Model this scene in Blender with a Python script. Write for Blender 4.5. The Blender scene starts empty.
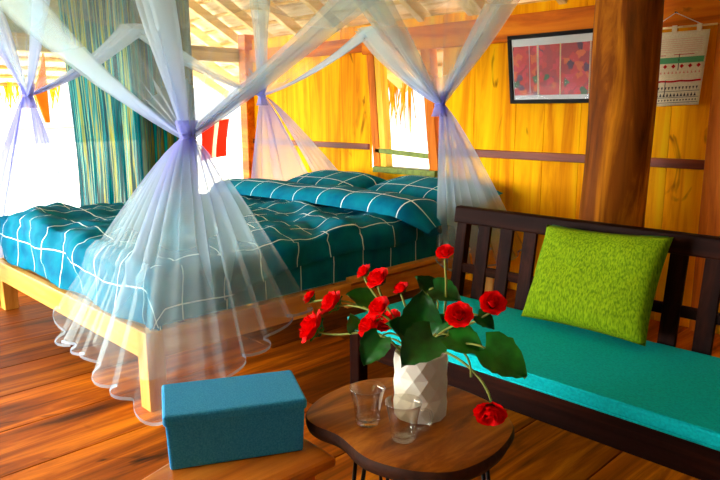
import bpy, bmesh, math, random
from mathutils import Vector, Matrix, noise
random.seed(7)
PI = math.pi
scn = bpy.context.scene
COL = scn.collection
V = Vector

# ------------------------------------------------------------------ materials
def new_mat(name):
    m = bpy.data.materials.new(name); m.use_nodes = True
    nt = m.node_tree
    return m, nt, nt.nodes['Principled BSDF'], nt.nodes['Material Output']

def lin(c):
    return tuple(((x/12.92) if x <= .04045 else ((x+.055)/1.055)**2.4) for x in c)

def rgb(r, g, b):
    return lin((r/255, g/255, b/255)) + (1,)

def N(nt, kind, **kw):
    n = nt.nodes.new(kind)
    for k, v in kw.items():
        if k.startswith('i_'):
            n.inputs[k[2:].replace('_', ' ')].default_value = v
        else:
            setattr(n, k, v)
    return n

def ramp(nt, stops):
    r = N(nt, 'ShaderNodeValToRGB')
    e = r.color_ramp.elements
    while len(e) < len(stops): e.new(.5)
    for el, (p, c) in zip(e, stops):
        el.position = p; el.color = c
    return r

def plain(name, c, rough=.6, spec=.3, metal=0, noise_amt=.0, scale=40, bump=0):
    m, nt, b, o = new_mat(name)
    b.inputs['Roughness'].default_value = rough
    b.inputs['Specular IOR Level'].default_value = spec
    b.inputs['Metallic'].default_value = metal
    b.inputs['Base Color'].default_value = c
    if noise_amt or bump:
        tc = N(nt, 'ShaderNodeTexCoord')
        nz = N(nt, 'ShaderNodeTexNoise', i_Scale=scale, i_Detail=4.)
        nt.links.new(tc.outputs['Object'], nz.inputs['Vector'])
        d = tuple(x*(1-noise_amt) for x in c[:3]) + (1,)
        l = tuple(min(1, x*(1+noise_amt)) for x in c[:3]) + (1,)
        r = ramp(nt, [(.3, d), (.7, l)])
        nt.links.new(nz.outputs['Fac'], r.inputs['Fac'])
        nt.links.new(r.outputs['Color'], b.inputs['Base Color'])
        if bump:
            bp = N(nt, 'ShaderNodeBump', i_Strength=bump, i_Distance=.01)
            nt.links.new(nz.outputs['Fac'], bp.inputs['Height'])
            nt.links.new(bp.outputs['Normal'], b.inputs['Normal'])
    return m

def wood(name, c_dark, c_mid, c_light, axis='Z', grain=14, along=1.0, rough=.5, spec=.3, tint_amt=.35, knots=False, bump=.15):
    """grain stretched along one axis; each board's 'tint' shifts tone and pattern"""
    m, nt, b, o = new_mat(name)
    L = nt.links.new
    tc = N(nt, 'ShaderNodeTexCoord')
    at = N(nt, 'ShaderNodeAttribute', attribute_name='tint')
    mul = N(nt, 'ShaderNodeMath', operation='MULTIPLY'); mul.inputs[1].default_value = 37.
    L(at.outputs['Fac'], mul.inputs[0])
    add = N(nt, 'ShaderNodeVectorMath', operation='ADD')
    L(tc.outputs['Object'], add.inputs[0]); L(mul.outputs[0], add.inputs[1])
    mp = N(nt, 'ShaderNodeMapping')
    s = [grain]*3; s['XYZ'.index(axis)] = along
    mp.inputs['Scale'].default_value = s
    L(add.outputs[0], mp.inputs['Vector'])
    n1 = N(nt, 'ShaderNodeTexNoise', i_Scale=1., i_Detail=6., i_Roughness=.62, i_Distortion=.9)
    L(mp.outputs[0], n1.inputs['Vector'])
    r = ramp(nt, [(.28, c_dark), (.5, c_mid), (.72, c_light)])
    L(n1.outputs['Fac'], r.inputs['Fac'])
    # per board brightness
    mr = N(nt, 'ShaderNodeMapRange')
    mr.inputs['To Min'].default_value = 1-tint_amt; mr.inputs['To Max'].default_value = 1+tint_amt
    L(at.outputs['Fac'], mr.inputs['Value'])
    mx = N(nt, 'ShaderNodeMix', data_type='RGBA', blend_type='MULTIPLY')
    mx.inputs['Factor'].default_value = 1
    L(r.outputs['Color'], mx.inputs['A']); L(mr.outputs['Result'], mx.inputs['B'])
    last = mx.outputs['Result']
    if knots:
        mp2 = N(nt, 'ShaderNodeMapping')
        s2 = [5.5]*3; s2['XYZ'.index(axis)] = 2.6
        mp2.inputs['Scale'].default_value = s2
        L(add.outputs[0], mp2.inputs['Vector'])
        vo = N(nt, 'ShaderNodeTexNoise', i_Scale=1., i_Detail=3., i_Distortion=1.2)
        L(mp2.outputs[0], vo.inputs['Vector'])
        kr = ramp(nt, [(.68, (0, 0, 0, 1)), (.76, (1, 1, 1, 1))])
        L(vo.outputs['Fac'], kr.inputs['Fac'])
        km = N(nt, 'ShaderNodeMix', data_type='RGBA')
        L(kr.outputs['Color'], km.inputs['Factor']); L(last, km.inputs['A'])
        km.inputs['B'].default_value = tuple(x*.35 for x in c_dark[:3]) + (1,)
        last = km.outputs['Result']
    L(last, b.inputs['Base Color'])
    b.inputs['Roughness'].default_value = rough
    b.inputs['Specular IOR Level'].default_value = spec
    bp = N(nt, 'ShaderNodeBump', i_Strength=bump, i_Distance=.004)
    L(n1.outputs['Fac'], bp.inputs['Height']); L(bp.outputs['Normal'], b.inputs['Normal'])
    return m

M = {}
M['floor'] = wood('floor_boards', rgb(58, 24, 2), rgb(154, 76, 4), rgb(222, 130, 14), 'Y', 11, .8, rough=.5, spec=.10, tint_amt=.6, knots=True)
M['wall'] = wood('wall_boards', rgb(200, 100, 2), rgb(246, 170, 4), rgb(255, 206, 16), 'Z', 9, .6, rough=.7, spec=.04, tint_amt=.24, knots=True)
M['rail'] = wood('dark_rail', rgb(70, 24, 4), rgb(120, 48, 8), rgb(150, 66, 12), 'X', 14, 1., tint_amt=.2)
M['beam'] = wood('beam_wood', rgb(150, 62, 4), rgb(216, 110, 10), rgb(245, 150, 24), 'X', 9, .8, spec=.08, tint_amt=.2, knots=True)
M['post'] = wood('orange_post', rgb(150, 66, 4), rgb(220, 116, 12), rgb(245, 150, 30), 'Z', 12, .9, spec=.08, tint_amt=.2)
M['jamb'] = wood('yellow_jamb', rgb(226, 150, 10), rgb(250, 196, 30), rgb(255, 220, 70), 'Z', 12, .9, tint_amt=.1)
M['pillar'] = wood('pillar_trunk', rgb(36, 14, 2), rgb(126, 64, 6), rgb(220, 138, 22), 'Z', 8, .9, rough=.65, spec=.08, tint_amt=0, knots=True, bump=.6)
M['bed'] = wood('bed_pine', rgb(196, 120, 30), rgb(232, 166, 62), rgb(248, 198, 104), 'X', 12, .9, rough=.45, tint_amt=.08)
M['bedy'] = wood('bed_pine_long', rgb(196, 112, 28), rgb(228, 156, 54), rgb(246, 190, 96), 'Y', 12, .9, rough=.45, tint_amt=.08)
M['bedz'] = wood('bed_pine_up', rgb(196, 120, 30), rgb(232, 166, 62), rgb(248, 198, 104), 'Z', 12, .9, rough=.45, tint_amt=.08)
M['bench'] = wood('bench_dark', rgb(14, 4, 2), rgb(34, 12, 5), rgb(58, 24, 8), 'X', 16, 1.2, rough=.5, spec=.04, tint_amt=.1)
M['benchz'] = wood('bench_dark_up', rgb(14, 4, 2), rgb(34, 12, 5), rgb(58, 24, 8), 'Z', 16, 1.2, rough=.5, spec=.04, tint_amt=.1)
M['table'] = wood('slab_wood', rgb(66, 28, 5), rgb(140, 74, 14), rgb(196, 122, 36), 'Y', 12, 2.5, rough=.35, spec=.18, tint_amt=.0)
M['bark'] = plain('slab_edge', rgb(58, 30, 14), .7, .2, 0, .5, 30, .4)
M['stool'] = wood('stool_wood', rgb(160, 72, 10), rgb(208, 114, 24), rgb(234, 146, 46), 'Y', 10, .9, rough=.4, tint_amt=.1)
M['rafter'] = wood('rafter_wood', rgb(206, 176, 100), rgb(244, 222, 160), rgb(255, 242, 204), 'Y', 12, .8, spec=.05, tint_amt=.12)
M['tie'] = wood('tie_beam', rgb(140, 118, 50), rgb(190, 168, 84), rgb(220, 200, 120), 'Y', 12, .8, tint_amt=.15)
M['gable'] = plain('gable_mat', rgb(150, 160, 110), .8, .1, 0, .15, 18)
M['bamboo'] = plain('bamboo', rgb(214, 178, 104), .5, .3, 0, .3, 14)
M['white_wall'] = plain('whitewash', rgb(226, 232, 206), .8, .1, 0, .05, 8)
M['grey_wall'] = plain('grey_plaster', rgb(118, 122, 128), .8, .1, 0, .05, 8)  # for the added unseen walls: grey keeps their bounce neutral and dim
M['ground'] = plain('pale_ground', rgb(204, 196, 172), .9, .1, 0, .06, 3)
M['metal_black'] = plain('black_steel', rgb(18, 14, 12), .4, .4, .6)
M['green_paint'] = plain('green_paint', rgb(110, 128, 30), .5, .3, 0, .3, 30)
M['cord'] = plain('cord', rgb(230, 224, 210), .8, .1)

# thatch seen from below: pale streaks
def thatch(name, c1, c2, c3, axis_scale):
    m, nt, b, o = new_mat(name); L = nt.links.new
    tc = N(nt, 'ShaderNodeTexCoord'); mp = N(nt, 'ShaderNodeMapping')
    mp.inputs['Scale'].default_value = axis_scale
    L(tc.outputs['Object'], mp.inputs['Vector'])
    n1 = N(nt, 'ShaderNodeTexNoise', i_Scale=1., i_Detail=6., i_Roughness=.7)
    L(mp.outputs[0], n1.inputs['Vector'])
    r = ramp(nt, [(.3, c1), (.48, c2), (.66, c3)])
    L(n1.outputs['Fac'], r.inputs['Fac']); L(r.outputs['Color'], b.inputs['Base Color'])
    b.inputs['Roughness'].default_value = .9; b.inputs['Specular IOR Level'].default_value = .1
    bp = N(nt, 'ShaderNodeBump', i_Strength=.6, i_Distance=.02)
    L(n1.outputs['Fac'], bp.inputs['Height']); L(bp.outputs['Normal'], b.inputs['Normal'])
    return m
M['thatch'] = thatch('roof_thatch', rgb(168, 146, 100), rgb(240, 228, 190), rgb(255, 250, 232), (2.2, 16, 16))
M['fringe'] = thatch('thatch_fringe', rgb(150, 104, 10), rgb(226, 180, 30), rgb(250, 220, 90), (18, 18, 3))

# checked teal cotton: thin white lines on a square grid (UV in metres)
def checked(name, base, alt, line, pitch=.23, width=.0062):
    m, nt, b, o = new_mat(name); L = nt.links.new
    uv = N(nt, 'ShaderNodeUVMap'); sep = N(nt, 'ShaderNodeSeparateXYZ')
    L(uv.outputs['UV'], sep.inputs[0])
    outs = []
    for ax in 'XY':
        d = N(nt, 'ShaderNodeMath', operation='DIVIDE'); d.inputs[1].default_value = pitch
        L(sep.outputs[ax], d.inputs[0])
        f = N(nt, 'ShaderNodeMath', operation='FRACT'); L(d.outputs[0], f.inputs[0])
        s = N(nt, 'ShaderNodeMath', operation='SUBTRACT'); L(f.outputs[0], s.inputs[0]); s.inputs[1].default_value = .5
        a = N(nt, 'ShaderNodeMath', operation='ABSOLUTE'); L(s.outputs[0], a.inputs[0])
        lt = N(nt, 'ShaderNodeMath', operation='LESS_THAN'); L(a.outputs[0], lt.inputs[0]); lt.inputs[1].default_value = width/pitch/2
        outs.append(lt)
    mx = N(nt, 'ShaderNodeMath', operation='MAXIMUM'); L(outs[0].outputs[0], mx.inputs[0]); L(outs[1].outputs[0], mx.inputs[1])
    nz = N(nt, 'ShaderNodeTexNoise', i_Scale=9., i_Detail=4.)
    L(uv.outputs['UV'], nz.inputs['Vector'])
    r = ramp(nt, [(.35, base), (.65, alt)]); L(nz.outputs['Fac'], r.inputs['Fac'])
    mix = N(nt, 'ShaderNodeMix', data_type='RGBA')
    L(mx.outputs[0], mix.inputs['Factor']); L(r.outputs['Color'], mix.inputs['A']); mix.inputs['B'].default_value = line
    L(mix.outputs['Result'], b.inputs['Base Color'])
    b.inputs['Roughness'].default_value = .8; b.inputs['Specular IOR Level'].default_value = .06
    return m
M['check'] = checked('teal_check_cotton', rgb(0, 100, 132), rgb(0, 124, 146), rgb(222, 248, 244))

# netting: a weave one can look through
def net_mat(name, col, col2=(.42, .46, .98, 1)):
    """gathered cloth is denser: 'dens' on the mesh is the share of threads in the way"""
    m, nt, b, o = new_mat(name); L = nt.links.new
    nt.nodes.remove(b)
    tr = N(nt, 'ShaderNodeBsdfTransparent')
    di = N(nt, 'ShaderNodeBsdfDiffuse'); di.inputs['Color'].default_value = col
    tl = N(nt, 'ShaderNodeBsdfTranslucent'); tl.inputs['Color'].default_value = col
    at = N(nt, 'ShaderNodeAttribute', attribute_name='dens')
    # bluish shade at the knots put into the colour where the net is dense
    mr = N(nt, 'ShaderNodeMapRange'); mr.inputs['From Min'].default_value = .25; mr.inputs['From Max'].default_value = .8; L(at.outputs['Fac'], mr.inputs['Value'])
    cm = N(nt, 'ShaderNodeMix', data_type='RGBA'); L(mr.outputs[0], cm.inputs['Factor']); cm.inputs['A'].default_value = col; cm.inputs['B'].default_value = col2
    L(cm.outputs['Result'], di.inputs['Color']); L(cm.outputs['Result'], tl.inputs['Color'])
    ms = N(nt, 'ShaderNodeMixShader'); ms.inputs[0].default_value = .5
    L(di.outputs[0], ms.inputs[1]); L(tl.outputs[0], ms.inputs[2])
    m2 = N(nt, 'ShaderNodeMixShader'); L(at.outputs['Fac'], m2.inputs[0])
    L(tr.outputs[0], m2.inputs[1]); L(ms.outputs[0], m2.inputs[2]); L(m2.outputs[0], o.inputs['Surface'])
    return m
M['net'] = net_mat('netting', (.70, .93, .97, 1))
M['net_bunch'] = net_mat('netting_bunched', (.42, .46, .98, 1))  # knots: lavender shade painted in as their colour
M['net_knot'] = plain('net_tie', rgb(150, 160, 240), .7, .1)

# striped curtain, lets light through
def curtain_mat():
    m, nt, b, o = new_mat('striped_curtain'); L = nt.links.new
    nt.nodes.remove(b)
    uv = N(nt, 'ShaderNodeUVMap'); sep = N(nt, 'ShaderNodeSeparateXYZ'); L(uv.outputs['UV'], sep.inputs[0])
    mp = N(nt, 'ShaderNodeMapping'); mp.inputs['Scale'].default_value = (42, .35, 1)
    L(uv.outputs['UV'], mp.inputs['Vector'])
    nz = N(nt, 'ShaderNodeTexNoise', i_Scale=1., i_Detail=3., i_Roughness=.7); L(mp.outputs[0], nz.inputs['Vector'])
    T, G, D, Yl = rgb(0, 130, 140), rgb(40, 150, 90), rgb(0, 40, 60), rgb(190, 190, 40)
    r = ramp(nt, [(.32, D), (.40, rgb(0, 120, 140)), (.45, D), (.51, rgb(0, 160, 170)), (.56, Yl), (.61, rgb(0, 110, 110)), (.68, D)])
    r.color_ramp.interpolation = 'LINEAR'
    L(nz.outputs['Fac'], r.inputs['Fac'])
    r2 = ramp(nt, [(.0, rgb(0, 120, 130)), (.30, rgb(0, 110, 130)), (.4, D), (.47, rgb(90, 90, 20)), (.53, D), (.62, rgb(0, 120, 110)), (.7, D)])
    L(nz.outputs['Fac'], r2.inputs['Fac'])
    st = N(nt, 'ShaderNodeMapRange'); L(sep.outputs['X'], st.inputs['Value'])
    st.inputs['From Min'].default_value = .46; st.inputs['From Max'].default_value = .56
    mx = N(nt, 'ShaderNodeMix', data_type='RGBA'); L(st.outputs[0], mx.inputs['Factor'])
    L(r.outputs['Color'], mx.inputs['A']); L(r2.outputs['Color'], mx.inputs['B'])
    di = N(nt, 'ShaderNodeBsdfDiffuse'); tl = N(nt, 'ShaderNodeBsdfTranslucent')
    L(mx.outputs['Result'], di.inputs['Color']); L(mx.outputs['Result'], tl.inputs['Color'])
    f = N(nt, 'ShaderNodeMapRange'); L(st.outputs[0], f.inputs['Value'])
    f.inputs['To Min'].default_value = .55; f.inputs['To Max'].default_value = .25
    ms = N(nt, 'ShaderNodeMixShader'); L(f.outputs[0], ms.inputs[0]); L(di.outputs[0], ms.inputs[1]); L(tl.outputs[0], ms.inputs[2])
    # sheer stripes on the left half let the sky show through
    tr = N(nt, 'ShaderNodeBsdfTransparent'); sh = N(nt, 'ShaderNodeMixShader')
    thin = ramp(nt, [(.40, (.0, 0, 0, 1)), (.52, (.07, .07, .07, 1)), (.62, (.02, .02, .02, 1))]); L(nz.outputs['Fac'], thin.inputs['Fac'])
    inv = N(nt, 'ShaderNodeMath', operation='SUBTRACT'); inv.inputs[0].default_value = 1; L(st.outputs[0], inv.inputs[1])
    mu = N(nt, 'ShaderNodeMath', operation='MULTIPLY'); L(inv.outputs[0], mu.inputs[0]); L(thin.outputs['Color'], mu.inputs[1])
    L(mu.outputs[0], sh.inputs[0]); L(ms.outputs[0], sh.inputs[1]); L(tr.outputs[0], sh.inputs[2])
    L(sh.outputs[0], o.inputs['Surface'])
    return m
M['curtain'] = curtain_mat()

# woven fabric
def woven(name, c1, c2, sc=(90, 40, 90), rough=.85):
    m, nt, b, o = new_mat(name); L = nt.links.new
    tc = N(nt, 'ShaderNodeTexCoord'); mp = N(nt, 'ShaderNodeMapping'); mp.inputs['Scale'].default_value = sc
    L(tc.outputs['Object'], mp.inputs['Vector'])
    nz = N(nt, 'ShaderNodeTexNoise', i_Scale=1., i_Detail=3.); L(mp.outputs[0], nz.inputs['Vector'])
    r = ramp(nt, [(.35, c1), (.65, c2)]); L(nz.outputs['Fac'], r.inputs['Fac']); L(r.outputs['Color'], b.inputs['Base Color'])
    bp = N(nt, 'ShaderNodeBump', i_Strength=.35, i_Distance=.004); L(nz.outputs['Fac'], bp.inputs['Height']); L(bp.outputs['Normal'], b.inputs['Normal'])
    b.inputs['Roughness'].default_value = rough; b.inputs['Specular IOR Level'].default_value = .1
    return m
M['green_pillow'] = woven('lime_weave', rgb(80, 112, 2), rgb(128, 158, 10), (170, 170, 45))
M['seat'] = woven('turquoise_canvas', rgb(0, 172, 174), rgb(0, 194, 194), (120, 120, 120))
M['box'] = woven('blue_felt', rgb(36, 146, 206), rgb(66, 170, 222), (220, 220, 220), .6)
M['red'] = plain('red_petal', rgb(240, 6, 8), .6, .08, 0, .2, 60)
M['leaf'] = plain('green_leaf', rgb(8, 84, 18), .4, .35, 0, .4, 30)
M['leaf_light'] = plain('light_leaf', rgb(30, 120, 24), .4, .35, 0, .35, 30)
M['stem'] = plain('stem', rgb(130, 140, 60), .6, .2)
M['vase'] = plain('white_ceramic', rgb(230, 224, 204), .4, .25)
M['red_cloth'] = plain('red_cloth', rgb(214, 36, 8), .8, .1)
M['orange_cloth'] = plain('orange_wood', rgb(226, 120, 20), .7, .1, 0, .2, 12)
m, nt, b, o = new_mat('clear_glass'); M['glass'] = m
nt.nodes.remove(b)
tr = N(nt, 'ShaderNodeBsdfTransparent'); tr.inputs['Color'].default_value = (.97, .96, .92, 1); gl = N(nt, 'ShaderNodeBsdfGlossy'); gl.inputs['Roughness'].default_value = .02
lw = N(nt, 'ShaderNodeLayerWeight'); lw.inputs['Blend'].default_value = .5
pw = N(nt, 'ShaderNodeMath', operation='POWER'); pw.inputs[1].default_value = 2.2; nt.links.new(lw.outputs['Facing'], pw.inputs[0])
pm = N(nt, 'ShaderNodeMath', operation='MULTIPLY_ADD'); pm.inputs[1].default_value = .85; pm.inputs[2].default_value = .05; nt.links.new(pw.outputs[0], pm.inputs[0])
ms = N(nt, 'ShaderNodeMixShader'); nt.links.new(pm.outputs[0], ms.inputs[0]); nt.links.new(tr.outputs[0], ms.inputs[1]); nt.links.new(gl.outputs[0], ms.inputs[2])
nt.links.new(ms.outputs[0], o.inputs['Surface'])
m, nt, b, o = new_mat('picture_glass'); M['pane'] = m
nt.nodes.remove(b)
tr = N(nt, 'ShaderNodeBsdfTransparent'); gl = N(nt, 'ShaderNodeBsdfGlossy'); gl.inputs['Roughness'].default_value = .03
lw = N(nt, 'ShaderNodeFresnel'); lw.inputs['IOR'].default_value = 1.12
ms = N(nt, 'ShaderNodeMixShader'); nt.links.new(lw.outputs[0], ms.inputs[0]); nt.links.new(tr.outputs[0], ms.inputs[1]); nt.links.new(gl.outputs[0], ms.inputs[2])
nt.links.new(ms.outputs[0], o.inputs['Surface'])
M['frame'] = plain('black_frame', rgb(8, 10, 12), .5, .08)
M['mount'] = plain('pale_mount', rgb(206, 214, 216), .8, .1)

# ------------------------------------------------------------------ mesh helpers
def B():
    bm = bmesh.new(); bm.faces.layers.float.new('tint'); bm.loops.layers.uv.new('UVMap'); return bm

def quadbox(bm, corners, tint=.5):
    """corners: 4 bottom (ccw) + 4 top"""
    vs = [bm.verts.new(c) for c in corners]
    tl = bm.faces.layers.float['tint']
    for f in ((3, 2, 1, 0), (4, 5, 6, 7), (0, 1, 5, 4), (1, 2, 6, 5), (2, 3, 7, 6), (3, 0, 4, 7)):
        fc = bm.faces.new([vs[i] for i in f]); fc[tl] = tint
    return vs

def box(bm, x0, x1, y0, y1, z0, z1, tint=.5):
    return quadbox(bm, [(x0, y0, z0), (x1, y0, z0), (x1, y1, z0), (x0, y1, z0), (x0, y0, z1), (x1, y0, z1), (x1, y1, z1), (x0, y1, z1)], tint)

def beam(bm, a, b, w, h, up=(0, 0, 1), tint=.5):
    a, b = V(a), V(b); d = (b-a).normalized(); up = V(up)
    s = d.cross(up).normalized()*w/2; u = s.cross(d).normalized()*h/2
    c = []
    for u_ in (-u, u):
        c += [a-s+u_, a+s+u_, b+s+u_, b-s+u_]
    return quadbox(bm, c, tint)

def tube(bm, pts, r, n=8, cap=True, tint=.5):
    pts = [V(p) for p in pts]
    rs = r if isinstance(r, (list, tuple)) else [r]*len(pts)
    tl = bm.faces.layers.float['tint']
    rings = []; ref = None
    for i, p in enumerate(pts):
        t = (pts[min(i+1, len(pts)-1)]-pts[max(i-1, 0)]).normalized()
        if ref is None:
            ref = t.orthogonal().normalized()
        ref = (ref-t*ref.dot(t)).normalized(); s = t.cross(ref)
        rings.append([bm.verts.new(p+(ref*math.cos(2*PI*k/n)+s*math.sin(2*PI*k/n))*rs[i]) for k in range(n)])
    for a, b in zip(rings, rings[1:]):
        for k in range(n):
            f = bm.faces.new((a[k], a[(k+1) % n], b[(k+1) % n], b[k])); f[tl] = tint; f.smooth = True
    if cap:
        bm.faces.new(rings[0][::-1])[tl] = tint; bm.faces.new(rings[-1])[tl] = tint
    return rings

def grid(bm, rows, uvs=None, smooth=True, close=False):
    """rows of points -> quads; uvs same layout in metres"""
    uvl = bm.loops.layers.uv['UVMap']
    vv = [[bm.verts.new(p) for p in r] for r in rows]
    nr, nc = len(rows), len(rows[0])
    for i in range(nr-1):
        for j in range(nc if close else nc-1):
            j2 = (j+1) % nc
            try: f = bm.faces.new((vv[i][j], vv[i][j2], vv[i+1][j2], vv[i+1][j]))
            except ValueError: continue
            f.smooth = smooth
            if uvs:
                for lp, (a, c) in zip(f.loops, ((i, j), (i, j2), (i+1, j2), (i+1, j))):
                    lp[uvl].uv = uvs[a][c]
    return vv

def link(name, bm, mat, parent=None, loc=None, smooth=False, bevel=0, subsurf=0, solid=0, recalc=True):
    """one mesh object; coordinates in bm are world coordinates"""
    if recalc: bmesh.ops.recalc_face_normals(bm, faces=bm.faces)
    org = parent_world(parent) if parent else V(loc if loc else (0, 0, 0))
    bmesh.ops.translate(bm, verts=bm.verts, vec=-org)
    me = bpy.data.meshes.new(name)
    if smooth:
        for f in bm.faces: f.smooth = True
    bm.to_mesh(me); bm.free()
    o = bpy.data.objects.new(name, me); COL.objects.link(o)
    o.data.materials.append(mat)
    if parent: o.parent = parent
    else: o.location = org
    if solid:
        md = o.modifiers.new('s', 'SOLIDIFY'); md.thickness = solid
    if bevel:
        md = o.modifiers.new('b', 'BEVEL'); md.width = bevel; md.segments = 2; md.limit_method = 'ANGLE'
    if subsurf:
        md = o.modifiers.new('u', 'SUBSURF'); md.levels = md.render_levels = subsurf
    return o

def parent_world(p):
    w = V((0, 0, 0))
    while p: w += p.location; p = p.parent
    return w

def tag(o, label, cat, group=None, kind=None):
    o['label'] = label; o['category'] = cat
    if group: o['group'] = group
    if kind: o['kind'] = kind
    return o

def struct(o, label=None):
    o['kind'] = 'structure'
    if label: o['label'] = label
    return o

def thing(name, loc, label, cat, group=None):
    o = bpy.data.objects.new(name, None); COL.objects.link(o); o.location = loc
    o.empty_display_size = .1
    return tag(o, label, cat, group)

def lerp(a, b, t): return V(a)*(1-t)+V(b)*t

# ------------------------------------------------------------------ camera
R0 = V((0.7000444246885194, 0.7140860152076577, -0.004355037011195745))
R1 = V((0.13429855277257094, -0.13764266669944705, -0.9813350065227766))
R2 = V((-0.7013570432994259, 0.6863932249000669, -0.19225669981972854))
cam_d = bpy.data.cameras.new('camera'); cam = bpy.data.objects.new('camera', cam_d); COL.objects.link(cam)
mw = Matrix((( R0.x, -R1.x, -R2.x, 0), (R0.y, -R1.y, -R2.y, 0), (R0.z, -R1.z, -R2.z, 1.3), (0, 0, 0, 1)))
cam.matrix_world = mw
cam_d.sensor_width = 36; cam_d.lens = 663.2413/720*36; cam_d.clip_start = .05
scn.camera = cam

# ------------------------------------------------------------------ the house
WY = 4.1            # back wall
WX0 = -5.91         # left end of the house
RX = 1.3            # right wall
bm = B(); w = .375; x = -2.48-w*10; k = 0
tints = {}
while x < RX+.1:
    y = -2.6
    breaks = [random.uniform(-1, .4), random.uniform(1.6, 3.3)]
    ys = [-2.6]+breaks+[WY+.05]
    for a, b_ in zip(ys, ys[1:]):
        box(bm, x+.002, x+w-.002, a+.001, b_-.001, -.05, 0, random.random())
    x += w
struct(link('floor', bm, M['floor'], bevel=.003))
bm = B(); box(bm, WX0-.3, RX+.2, -2.7, WY+.15, -.12, -.055)
struct(link('trim_1', bm, M['rail']))                     # joist layer under the boards

# back wall: upright boards, opening for the window
WIN_L, WIN_R, SILL = -3.905, -3.36, .83
bm = B()
seams = [WX0, -5.55, -5.2, -4.85, -4.44, -4.06]
for a, b_ in zip(seams, seams[1:]):
    box(bm, a+.0015, b_-.0015, WY, WY+.03, 0, 2.0, random.uniform(.3, 1))
for a, b_, z0, z1 in ((-4.06, -3.7, 0, SILL-.02), (-3.7, -3.28, 0, SILL-.02), (-4.06, -3.28, 1.78, 2.0)):
    box(bm, a+.0015, b_-.0015, WY, WY+.03, z0, z1, .6)
seams = [-3.28, -2.98, -2.62, -2.395, -2.13, -1.84, -1.56, -1.25, -.9, -.55, -.2, .2, .6, 1.0, RX]
for a, b_ in zip(seams, seams[1:]):
    box(bm, a+.0015, b_-.0015, WY, WY+.03, 0, 2.0, random.uniform(0, .75))
struct(link('wall_back', bm, M['wall'], bevel=.002))
bm = B(); box(bm, WX0, -4.06, WY-.028, WY, .965, 1.015, .6); box(bm, -3.28, RX, WY-.028, WY, .955, 1.01, .3)
struct(link('trim_2', bm, M['rail'], bevel=.004), 'dark horizontal rail across the yellow board wall')
bm = B(); box(bm, -4.1, RX, WY-.06, WY, 1.757, 1.93, .4)
struct(link('trim_3', bm, M['beam'], bevel=.006), 'orange brown beam along the top of the board wall')
bm = B(); box(bm, WX0, -4.1, WY-.04, WY, 1.78, 1.9, .2)
struct(link('trim_4', bm, M['beam'], bevel=.006))
bm = B(); box(bm, WX0+.05, WX0+.17, WY-.09, WY+.03, 0, 2.05, .1)
struct(link('trim_5', bm, M['beam'], bevel=.006), 'brown corner post at the left end of the board wall')
bm = B(); box(bm, -1.335, -1.2, WY-.05, WY, 0, 1.757, .2)
struct(link('trim_6', bm, M['post'], bevel=.006), 'orange upright post right of the wall hanging')

# window: frame, bars, sill
win = bpy.data.objects.new('window_1', None); COL.objects.link(win); win.location = (-3.63, WY, SILL)
struct(win, 'open window with yellow jamb and greenish bar behind the bed')
bm = B()
quadbox(bm, [(-3.905, WY-.03, SILL), (-3.835, WY-.03, SILL), (-3.835, WY+.05, SILL), (-3.905, WY+.05, SILL),
             (-3.99, WY-.03, 1.78), (-3.925, WY-.03, 1.78), (-3.925, WY+.05, 1.78), (-3.99, WY+.05, 1.78)], .6)
link('jamb', bm, M['jamb'], win, bevel=.004)
bm = B()
quadbox(bm, [(-3.985, WY-.035, SILL), (-3.905, WY-.035, SILL), (-3.905, WY+.04, SILL), (-3.985, WY+.04, SILL),
             (-4.07, WY-.035, 1.78), (-3.99, WY-.035, 1.78), (-3.99, WY+.04, 1.78), (-4.07, WY+.04, 1.78)], .5)
link('side_post', bm, M['post'], win, bevel=.004)
bm = B()
quadbox(bm, [(-3.365, WY-.04, SILL), (-3.275, WY-.04, SILL), (-3.275, WY+.05, SILL), (-3.365, WY+.05, SILL),
             (-3.475, WY-.04, 1.78), (-3.385, WY-.04, 1.78), (-3.385, WY+.05, 1.78), (-3.475, WY+.05, 1.78)], .2)
link('side_post', bm, M['post'], win, bevel=.004)
bm = B(); beam(bm, (-3.97, WY-.02, .965), (-3.32, WY-.02, .935), .03, .04)
link('window_bar', bm, M['green_paint'], win, bevel=.004)
bm = B(); box(bm, -3.98, -3.3, WY-.05, WY+.07, SILL-.05, SILL)
link('window_sill', bm, M['green_paint'], win, bevel=.004)

# right and front walls (unseen, added to shape the daylight) and the low wall of the open left side
bm = B()
for i in range(18):
    box(bm, RX, RX+.03, -2.6+i*.375, -2.6+(i+1)*.375-.003, 0, 3.6, random.random())
struct(link('wall_right_unseen', bm, M['grey_wall']))
bm = B(); box(bm, WX0-.1, WX0, -2.6, WY-.1, 0, .40); box(bm, WX0-.14, WX0+.03, -2.6, WY-.1, .40, .44)
struct(link('wall_left', bm, M['white_wall'], bevel=.006), 'low pale parapet of the open left side')
bm = B(); box(bm, WX0-.06, WX0+.06, -2.6, WY, 1.78, 1.92, .5)
struct(link('trim_7', bm, M['tie'], bevel=.008), 'olive tie beam over the open left side')

bm = B()
for i in range(8, 20):  # added unseen wall, left end open so daylight reaches the bed
    box(bm, WX0+i*.3605, WX0+(i+1)*.3605-.003, -2.64, -2.61, 0, 2.35, random.random())
struct(link('wall_front_unseen', bm, M['grey_wall']))

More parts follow.
